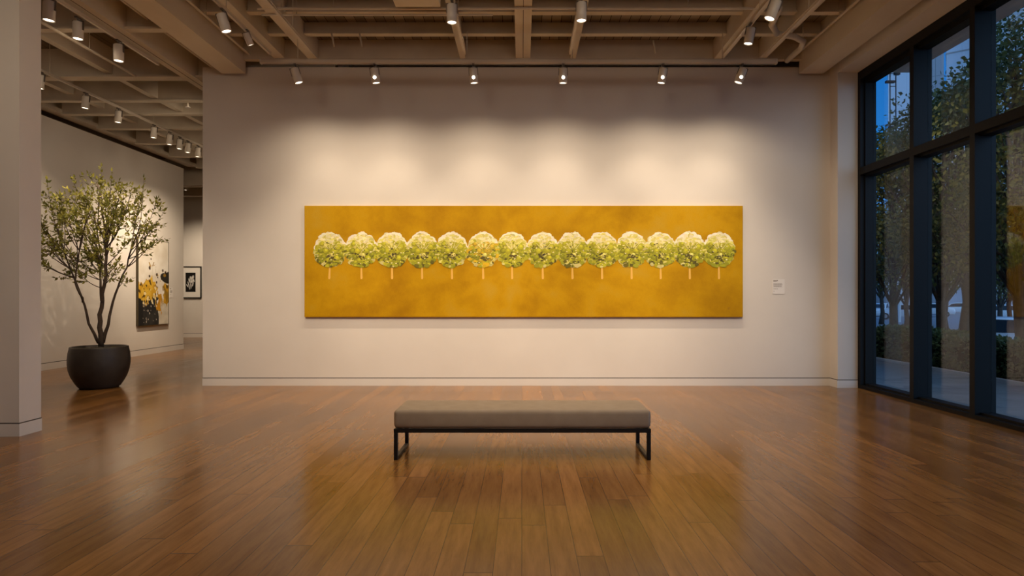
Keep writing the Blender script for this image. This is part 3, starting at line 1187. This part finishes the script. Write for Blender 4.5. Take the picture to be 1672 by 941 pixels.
# ------------------------------------------------------------------ window wall
GX0, GX1, GXG = 5.54, 5.80, 5.735


def window(n, y0, y1, far_jamb=False, vis=True):
    mb = MB()
    mb.box(GX0, GX1, y0, y0 + .09, 0, 5.199)
    mb.box(GX0 + .07, GX1 - .03, y0 + .09, y0 + .115, .0, 5.199)
    e = y1
    if far_jamb:
        mb.box(GX0, GX1, y1 - .075, y1, 0, 5.199)
        mb.box(GX0 + .07, GX1 - .03, y1 - .10, y1 - .075, 0, 5.199)
        e = y1 - .075
    a = y0 + .09
    mb.box(GX0, GX1, a, e, 0, .055)
    mb.box(GX0 + .07, GX1 - .03, a, e, .055, .085)
    mb.box(GX0, GX1, a, e, 5.06, 5.199)
    mb.box(GX0 + .07, GX1 - .03, a, e, 5.00, 5.06)
    mb.box(GX0, GX1, a, e, 3.50, 3.615)
    mb.box(GX0 + .07, GX1 - .03, a, e, 3.47, 3.50)
    mb.box(GX0 + .07, GX1 - .03, a, e, 3.615, 3.645)
    w = struct('window_%d' % n, mb, M['dark'], 'dark framed tall window, bay %d from the back wall' % n)
    f = .115
    g1 = e if not far_jamb else e - .025
    if not far_jamb:
        g1 = y1
    MB().box(GXG, GXG + .012, y0 + f, g1, 3.645, 5.00).build('upper_pane', M['glass'], w)
    MB().box(GXG, GXG + .012, y0 + f, g1, .085, 3.47).build('lower_pane', M['glass'], w)
    return w


YS = [10.1, 8.66, 7.49, 6.30, 5.05, 3.8, 2.5, 1.2, -.1, -1.4, -2.7, -4.0]
for i in range(len(YS) - 1):
    window(i + 1, YS[i + 1], YS[i], i == 0)


# ------------------------------------------------------------------ outside
M['pave'] = None


def make_pave():
    m = mat('slate_paving', (.2, .2, .2), .55)
    k = N(m)
    br = k.n('ShaderNodeTexBrick')
    k.l(k.obj(), br.inputs['Vector'])
    br.inputs['Scale'].default_value = 1
    br.inputs['Brick Width'].default_value = 1.2
    br.inputs['Row Height'].default_value = .6
    br.inputs['Mortar Size'].default_value = .008
    br.inputs['Color1'].default_value = (.25, .24, .225, 1)
    br.inputs['Color2'].default_value = (.20, .195, .185, 1)
    br.inputs['Mortar'].default_value = (.10, .10, .10, 1)
    f = k.noise(k.obj(), 3, 4)
    k.l(k.mix(.4, br.outputs[0], k.ramp(f, [(.3, (.6, .6, .6)), (.7, (1.1, 1.1, 1.1))]), 'MULTIPLY'), k.bsdf.inputs['Base Color'])
    return m


M['pave'] = make_pave()
M['asphalt'] = noisy('asphalt', (.22, .23, .25), (.17, .18, .20), 6, .5, .1, 80)
M['bed'] = noisy('planting_soil', (.03, .022, .015), (.05, .035, .02), 10, .95)
M['kerbm'] = mat('kerb_stone', (.45, .44, .42), .7)
struct('pavement', MB().box(5.80, 8.55, -8, 40, -.2, -.02), M['pave'], 'slate pavement outside the windows')
struct('kerb', MB().box(8.55, 8.65, -8, 40, -.2, .03), M['kerbm'], 'pale kerb edge of the planting bed')
struct('planting_bed', MB().box(8.65, 12.4, -8, 40, -1, .0), M['bed'], 'planting bed behind the hedge')
struct('road', MB().box(12.4, 160, -30, 190, -1, -.65), M['asphalt'], 'grey road beyond the trees')


def leaf_cloud(n, fn, size, rnd):
    mb = MB()
    for _ in range(n):
        p, out = fn(rnd)
        d = (out + Vector((rnd.gauss(0, .7), rnd.gauss(0, .7), rnd.gauss(0, .7))))
        if d.length < 1e-3:
            continue
        d.normalize()
        s = d.cross(Vector((rnd.gauss(0, 1), rnd.gauss(0, 1), rnd.gauss(0, 1))))
        if s.length < 1e-3:
            continue
        s.normalize()
        L = size * rnd.uniform(.6, 1.25)
        w = L * .3
        mb.add([p, p + d * L * .45 + s * w, p + d * L, p + d * L * .45 - s * w], [(0, 1, 2, 3)])
    return mb


def hedge_pt(rnd):
    # rounded box surface .55 x .5 x .36
    while True:
        u = Vector((rnd.gauss(0, 1), rnd.gauss(0, 1), rnd.gauss(0, 1))).normalized()
        p = Vector([math.copysign(abs(c) ** .55, c) for c in u])
        bump_ = 1 + .10 * mnoise.noise(p * 3.1)
        return Vector((p.x * .46 * bump_, p.y * .52 * bump_, .36 + p.z * .33 * bump_)) * rnd.uniform(.90, 1.03), u


hs = thing('hedge_shrub', '', 'hedge', (9.15, 10.2, 0))
leaf_cloud(2600, hedge_pt, .085, random.Random(3)).build('foliage', M['hedgeleaf'], hs, fix=False)
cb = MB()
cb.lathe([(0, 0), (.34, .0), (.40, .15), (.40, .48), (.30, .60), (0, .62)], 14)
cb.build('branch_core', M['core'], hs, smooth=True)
HL = ['clipped hedge shrub seen at the bottom of the third window', 'clipped hedge shrub just left of the wide trunk in the third window', 'clipped hedge shrub hidden mostly by the mullion between second and third windows',
      'clipped hedge shrub at the right of the second window', 'clipped hedge shrub at the foot of the thin trunk in the second window', 'clipped hedge shrub at the left edge of the second window',
      'clipped hedge shrub behind the mullion between first and second windows', 'clipped hedge shrub at the right of the first window', 'clipped hedge shrub at the middle of the first window', 'furthest clipped hedge shrub at the left of the first window']
for i in range(10):
    o = hs if i == 0 else copy_tree(hs)
    o.location = (9.2 + R.uniform(-.05, .05), 9.4 + i * .93, 0)
    o.rotation_euler = (0, 0, R.choice((0, PI)) + R.uniform(-.1, .1))
    o.scale = (1, 1, R.uniform(.92, 1.1))
    tag(o, HL[i], 'hedge', 'clipped hedge along the pavement')


def make_tree(seed, h, crown_r, crown_z, name='street_tree', leaves=9500, tr=.13, lsize=.11, zc0=1.9):
    r = random.Random(seed)
    o = thing(name, '', 'tree')
    w = MB()
    P = [Vector((0, 0, -.02))]
    for k in range(1, 9):
        P.append(Vector((r.gauss(0, .03), r.gauss(0, .03), h * .80 * k / 8)))
    w.tube(P, [tr * (1.25 if i == 0 else 1.0) * (1 - .75 * i / 8) for i in range(9)], 10)
    clumps = []
    for k in range(44):
        a = P[r.randint(3, 7)]
        ang, q = r.random() * 2 * PI, math.sqrt(r.random())
        e = r.uniform(-1, 1)
        rr = math.sqrt(max(0, 1 - e * e)) * crown_r * (.4 + .6 * q)
        zc = (h + zc0) / 2 + e * (h - zc0) / 2 * .88
        b = Vector((rr * math.cos(ang), rr * math.sin(ang), zc))
        if b.z < a.z:
            a = P[2]
        m = a.lerp(b, .5) + Vector((0, 0, .12))
        w.tube([a, m, b], [.04, .025, .008], 5, cap=False)
        clumps.append((b, r.uniform(.42, .75) * crown_r * .62))
    w.build('trunk', M['treebark'], o, smooth=True)

    def pt(rnd):
        c, q = rnd.choice(clumps)
        u = Vector((rnd.gauss(0, 1), rnd.gauss(0, 1), rnd.gauss(0, 1))).normalized()
        return c + u * q * (rnd.random() ** .45), u + Vector((0, 0, -.4))
    leaf_cloud(leaves, pt, lsize, r).build('crown', M['treeleaf'], o, fix=False)
    return o


T = [make_tree(21, 6.3, 1.55, 0), make_tree(22, 6.9, 1.6, 0), make_tree(23, 7.3, 1.8, 0)]
G = 'street trees behind the hedge'


def put(o, x, y, rz, s, label, group=G, z=0):
    o.location = (x, y, z)
    o.rotation_euler = (0, 0, rz)
    o.scale = (s, s, s)
    tag(o, label, 'tree', group)
    return o


put(T[0], 9.9, 16.3, 0, .93, 'street tree behind the hedge seen through the first window from the back wall')
put(T[1], 9.87, 14.4, 1.0, .92, 'street tree with a thin dark trunk in the second window')
put(copy_tree(T[0]), 11.4, 15.7, 2.2, 1.1, 'street tree with a veiled trunk at the right of the second window')
put(T[2], 9.85, 12.15, .4, .97, 'tall street tree with the wide trunk in the third window')
put(copy_tree(T[1]), 10.3, 10.2, 2.5, 1.05, 'street tree beyond the near end of the third window')
G2_ = 'distant trees across the road'
bg = [(.781 * 34, 34, 'distant tree with the slim trunk left of the wide trunk in the third window', 1.15), (.797 * 40, 40, 'second distant tree beside the wide trunk in the third window', 1.2),
      (.693 * 36, 36, 'distant tree showing a brown trunk in the second window', 1.2), (.628 * 38, 38, 'distant tree over the parked car in the first window', 1.2),
      (.66 * 50, 50, 'farthest tree in the gap of the second window', 1.3), (.587 * 48, 48, 'farthest tree in the first window', 1.3), (.742 * 47, 47, 'farthest tree beside the mullion of the third window', 1.3)]
for i, (x, y, lab, s) in enumerate(bg):
    put(copy_tree(T[i % 3]), x, y, i * 1.3, s, lab, G2_, -.66)

# parked cars
M['carpaint'] = mat('pale_car_paint', (.62, .66, .70), .3, .3)
M['carglass'] = mat('car_window', (.02, .03, .04), .1)
M['tyre'] = mat('tyre_rubber', (.012, .012, .012), .8)
M['hub'] = mat('wheel_hub', (.4, .4, .42), .35, .7)
M['carlight'] = mat('headlight_lens', (.8, .8, .78), .15)


def make_car():
    o = thing('parked_car', '', 'car')
    body = [(-2.15, .30), (-2.20, .55), (-2.12, .82), (-1.75, .90), (-1.25, .93), (-.70, 1.36), (-.20, 1.46), (.55, 1.45), (1.15, 1.30), (1.75, .98), (2.10, .92), (2.20, .60), (2.15, .30)]
    MB().prism(body, 'y', -.85, .85).build('body', M['carpaint'], o, bevel=.06, seg=3, smooth=True)
    win = [(-1.08, .95), (-.62, 1.31), (-.18, 1.39), (.52, 1.38), (1.08, 1.24), (1.45, .97)]
    for s in (-1, 1):
        MB().prism(win, 'y', s * .85, s * .86).build('side_window', M['carglass'], o)
    MB().add([(-1.22, -.72, .955), (-1.22, .72, .955), (-.74, .66, 1.345), (-.74, -.66, 1.345)], [(0, 1, 2, 3)]).add(
        [(-1.25, -.72, .955), (-1.25, .72, .955), (-.77, .66, 1.345), (-.77, -.66, 1.345)], [(3, 2, 1, 0)]).build('windscreen', M['carglass'], o, fix=False)
    for x in (-1.38, 1.38):
        for s in (-1, 1):
            w = MB()
            n = 20
            w.prism([(x + .32 * math.cos(2 * PI * k / n), .32 + .32 * math.sin(2 * PI * k / n)) for k in range(n)], 'y', s * .68, s * .875)
            wo = w.build('wheel', M['tyre'], o)
            MB().prism([(x + .19 * math.cos(2 * PI * k / n), .32 + .19 * math.sin(2 * PI * k / n)) for k in range(n)], 'y', s * .876, s * .885).build('hub', M['hub'], wo)
    for s in (-1, 1):
        MB().box(-2.19, -2.10, s * .62 - .14, s * .62 + .14, .60, .74).build('headlight', M['carlight'], o, bevel=.02, seg=2)
    return o


car = make_car()
for i, (x, y, rz, lab) in enumerate(((.622 * 58, 58.0, -.6, 'pale parked car in the first window near the mullion'), (.582 * 68, 68, .95, 'pale parked car at the left edge of the first window'),
                                     (.667 * 66, 66, -.6, 'parked car seen at the left of the second window'), (.785 * 55, 55, -.6, 'parked car between the trunks in the third window'),
                                     (.783 * 21, 21, -.66, 'nearer parked car beside the wide trunk in the third window'), (.712 * 74, 74, -.6, 'parked car beyond the veiled trunk in the second window'))):
    o = car if i == 0 else copy_tree(car)
    o.location = (x, y, -.65)
    o.rotation_euler = (0, 0, rz)
    tag(o, lab, 'car', 'parked cars on the road')


def facade(name, c1, c2, bw, bh, mortar, msize=.05):
    m = mat(name, c1, .4)
    k = N(m)
    br = k.n('ShaderNodeTexBrick', offset=0.0)
    sep = k.n('ShaderNodeSeparateXYZ')
    k.l(k.obj(), sep.inputs[0])
    cb_ = k.n('ShaderNodeCombineXYZ')
    k.l(k.math('ADD', sep.outputs[0], sep.outputs[1]), cb_.inputs[0])
    k.l(sep.outputs[2], cb_.inputs[1])
    k.l(cb_.outputs[0], br.inputs['Vector'])
    for a, b in (('Scale', 1), ('Brick Width', bw), ('Row Height', bh), ('Mortar Size', msize)):
        br.inputs[a].default_value = b
    br.inputs['Color1'].default_value = (*c1, 1)
    br.inputs['Color2'].default_value = (*c2, 1)
    br.inputs['Mortar'].default_value = (*mortar, 1)
    k.l(br.outputs[0], k.bsdf.inputs['Base Color'])
    return m


def tower(r0, r1, y, h, label, m, depth=10):
    """tower whose near face fills the bearings r0..r1 (X/Y) at distance y"""
    x0, x1 = r0 * y, r1 * y
    o = thing('tower_block', label, 'building', ((x0 + x1) / 2, y, -.2), (0, 0, -math.atan((r0 + r1) / 2)))
    w = (x1 - x0) / 2 * math.cos(math.atan((r0 + r1) / 2))
    MB().box(-w, w, 0, depth, 0, h).build('body', m, o)
    rb = MB()
    for k in range(1, int(h / 14) + 1):
        rb.box(-w - .12, w + .12, -.12, depth, k * 14 - .2, k * 14)
    rb.build('floor_bands', M['kerbm'], o)
    return o


FA = facade('pale_tower_cladding', (.74, .78, .82), (.70, .74, .80), 4.2, 7.0, (.62, .66, .72))
FB = facade('grey_tower_cladding', (.26, .27, .30), (.23, .24, .27), 1.4, 4.0, (.16, .17, .19))
FC = facade('dim_tower_cladding', (.34, .38, .42), (.30, .34, .38), 2.5, 4.5, (.2, .22, .25))
tower(.5975, .660, 108, 84, 'pale blue tower with a rooftop mast in the first window', FA)
tower(.662, .689, 84, 74, 'slim grey tower at the left of the second window', FB)
tower(.693, .745, 100, 80, 'pale tower behind the treetop in the second window', FA)
tower(.765, .93, 86, 70, 'wide dim tower at the top of the third window', FC)
tower(.54, .72, 120, 9, 'low block at the end of the road in the first window', FC)
tower(.72, .95, 110, 9, 'low block at the end of the road in the third window', FB)
# lattice hoist mast standing in front of the pale tower
o = thing('hoist_mast', 'dark ladder-like mast in front of the pale tower in the first window', 'mast', (.606 * 84, 84, -.65))
mb = MB()
for s in (-.40, .40):
    mb.box(s - .045, s + .045, -.06, .06, 0, 33)
mb.build('rails', M['dark'], o)
mb = MB()
for k in range(18):
    mb.box(-.4, .4, -.04, .04, 3 + k * 1.75, 3.08 + k * 1.75)
mb.build('rungs', M['dark'], o)
MB().box(-.6, .55, -.2, .2, 25.2, 25.55).box(-.7, 2.6, -.04, .04, 25.8, 25.88).box(.2, .6, -.2, .2, 25.55, 26.1).build('platform', M['dark'], o)
MB().box(-1.0, .2, -.2, .2, 31.5, 31.8).box(.2, .9, -.2, .2, 32.6, 33.3).build('bracket', M['dark'], o)
o = thing('street_post', 'white post beside the parked car in the first window', 'post', (.6165 * 52, 52, -.65))
MB().tube([(0, 0, 0), (0, 0, 2.2)], .12, 10).build('post', M['carpaint'], o)
MB().lathe([(.12, 2.2), (.10, 2.3), (0, 2.35)], 10).build('cap', M['carpaint'], o)

# ------------------------------------------------------------------ light
def spot(loc, aim, power, size, color=WARM, blend=1, radius=.05):
    d = bpy.data.lights.new('spot_beam', 'SPOT')
    d.energy, d.spot_size, d.spot_blend, d.color, d.shadow_soft_size = power, math.radians(size), blend, color, radius
    l = bpy.data.objects.new('spot_beam', d)
    COL.objects.link(l)
    l.location = loc
    l.rotation_euler = (Vector(aim) - Vector(loc)).to_track_quat('-Z', 'Y').to_euler()
    return l


# added unseen spots without lamps, brightening the lower and upper long wall
for x in (-3.6, -1.3, .725, 3.04):
    spot((x, 5.3, 4.85), (x * 1.0, YB, .75), WASH, 50)
    spot((x, 5.6, 4.85), (x * 1.05, YB, 3.6), UPW, 85, radius=.4)
spot((3.04, 4.6, 4.85), (5.2, 10.1, 2.6), 170, 52)  # added spot without a lamp, brightens the pier
# added unseen fill spots over and behind the viewer, no lamps there
for (x, y) in ((-3.78, 4.6), (-.856, 4.0), (.725, 5.2), (3.04, 4.4), (-3.78, 1.5), (3.04, 1.2)):
    spot((x, y, 4.85), (x * .9, y + .3, 0), 150, 100, WARM, 1, .06)
for x in (-3.78, -.856, .725, 3.04):
    spot((x, .4, 4.85), (x, .2, 0), 520, 74, WARM, 1, .06)  # added so the unseen floor bounces light up to the ceiling
spot((-7.9, 5.5, 4.85), (-7.8, 5.3, 0), 420, 74, WARM, 1, .06)
spot((-3.4, 2.6, 4.8), (-5.75, 6.6, 2.9), 260, 72, WARM, 1, .2)          # added fill spot onto the column
# added fill spots for the side wall and potted tree, no lamps there
for (y, z) in ((8.4, 2.6), (11.5, 2.8), (14.5, 2.9)):
    spot((-5.8, y, 4.85), (-9.75, y + 2.4, z), 95, 110, WARM, 1, .4)
spot((-7.6, 9.2, 4.85), (-7.0, 10.2, 2.9), 420, 44)
spot((-6.2, 9.6, 4.85), (-7.0, 10.2, 2.6), 90, 50)
spot((.0, .6, 4.6), (0, 5.6, .42), 330, 30, WARM, 1, .08)  # added unseen spot, brightens the front of the bench
# made-up upward spots without fittings, brightening the beams and joists
for x in (-2.6, 0.0, 2.4):
    spot((x, 4.4, 4.75), (x, 8.6, 5.7), UP, 120, WARM, 1, .2)
spot((-6.6, 4.6, 4.75), (-7.2, 9.5, 5.7), UP * .8, 120, WARM, 1, .2)
spot((-4.0, 7.2, 4.9), (-7.2, 10.3, 2.5), 480, 40, WARM, .8, .03)
# warm unseen spots added outside to brighten the trees, no facade lamps
for y in (15.5, 12.6, 10.2):
    spot((6.9, y - 1.2, 5.3), (9.9, y + .6, 3.2), 160, 95, (1, .78, .48), 1, .1)

w = bpy.data.worlds.new('dusk_sky')
sc.world = w
w.use_nodes = True
nt = w.node_tree
bgn = nt.nodes['Background']
tc = nt.nodes.new('ShaderNodeTexCoord')
sep = nt.nodes.new('ShaderNodeSeparateXYZ')
nt.links.new(tc.outputs['Generated'], sep.inputs[0])
rp = nt.nodes.new('ShaderNodeValToRGB')
e = rp.color_ramp.elements
e[0].position, e[0].color = 0.0, (.16, .33, .60, 1)
e[1].position, e[1].color = 0.55, (.006, .10, .42, 1)
x = e.new(.18)
x.color = (.020, .20, .62, 1)
nt.links.new(sep.outputs[2], rp.inputs[0])
# pale afterglow low on the side behind the viewer
mr = nt.nodes.new('ShaderNodeMapRange')
mr.inputs[1].default_value, mr.inputs[2].default_value = -.1, .9
vm = nt.nodes.new('ShaderNodeVectorMath')
vm.operation = 'DOT_PRODUCT'
vm.inputs[1].default_value = Vector((.35, -.9, .2)).normalized()
nt.links.new(tc.outputs['Generated'], vm.inputs[0])
nt.links.new(vm.outputs['Value'], mr.inputs[0])
mx = nt.nodes.new('ShaderNodeMix')
mx.data_type = 'RGBA'
nt.links.new(mr.outputs[0], mx.inputs[0])
nt.links.new(rp.outputs[0], mx.inputs[6])
mx.inputs[7].default_value = (.56, .95, 1.55, 1)
nt.links.new(mx.outputs[2], bgn.inputs[0])
bgn.inputs[1].default_value = 1.25

vs = sc.view_settings
vs.view_transform = 'Standard'
vs.look = 'None'
vs.exposure = 0
vs.gamma = 1
vs.use_curve_mapping = False
cy = sc.cycles
cy.use_denoising = True
cy.max_bounces = 10
cy.diffuse_bounces = 6
cy.glossy_bounces = 4
cy.transparent_max_bounces = 16
cy.sample_clamp_indirect = 3
cy.sample_clamp_direct = 0
cy.use_adaptive_sampling = False
cy.caustics_reflective = False
cy.caustics_refractive = False
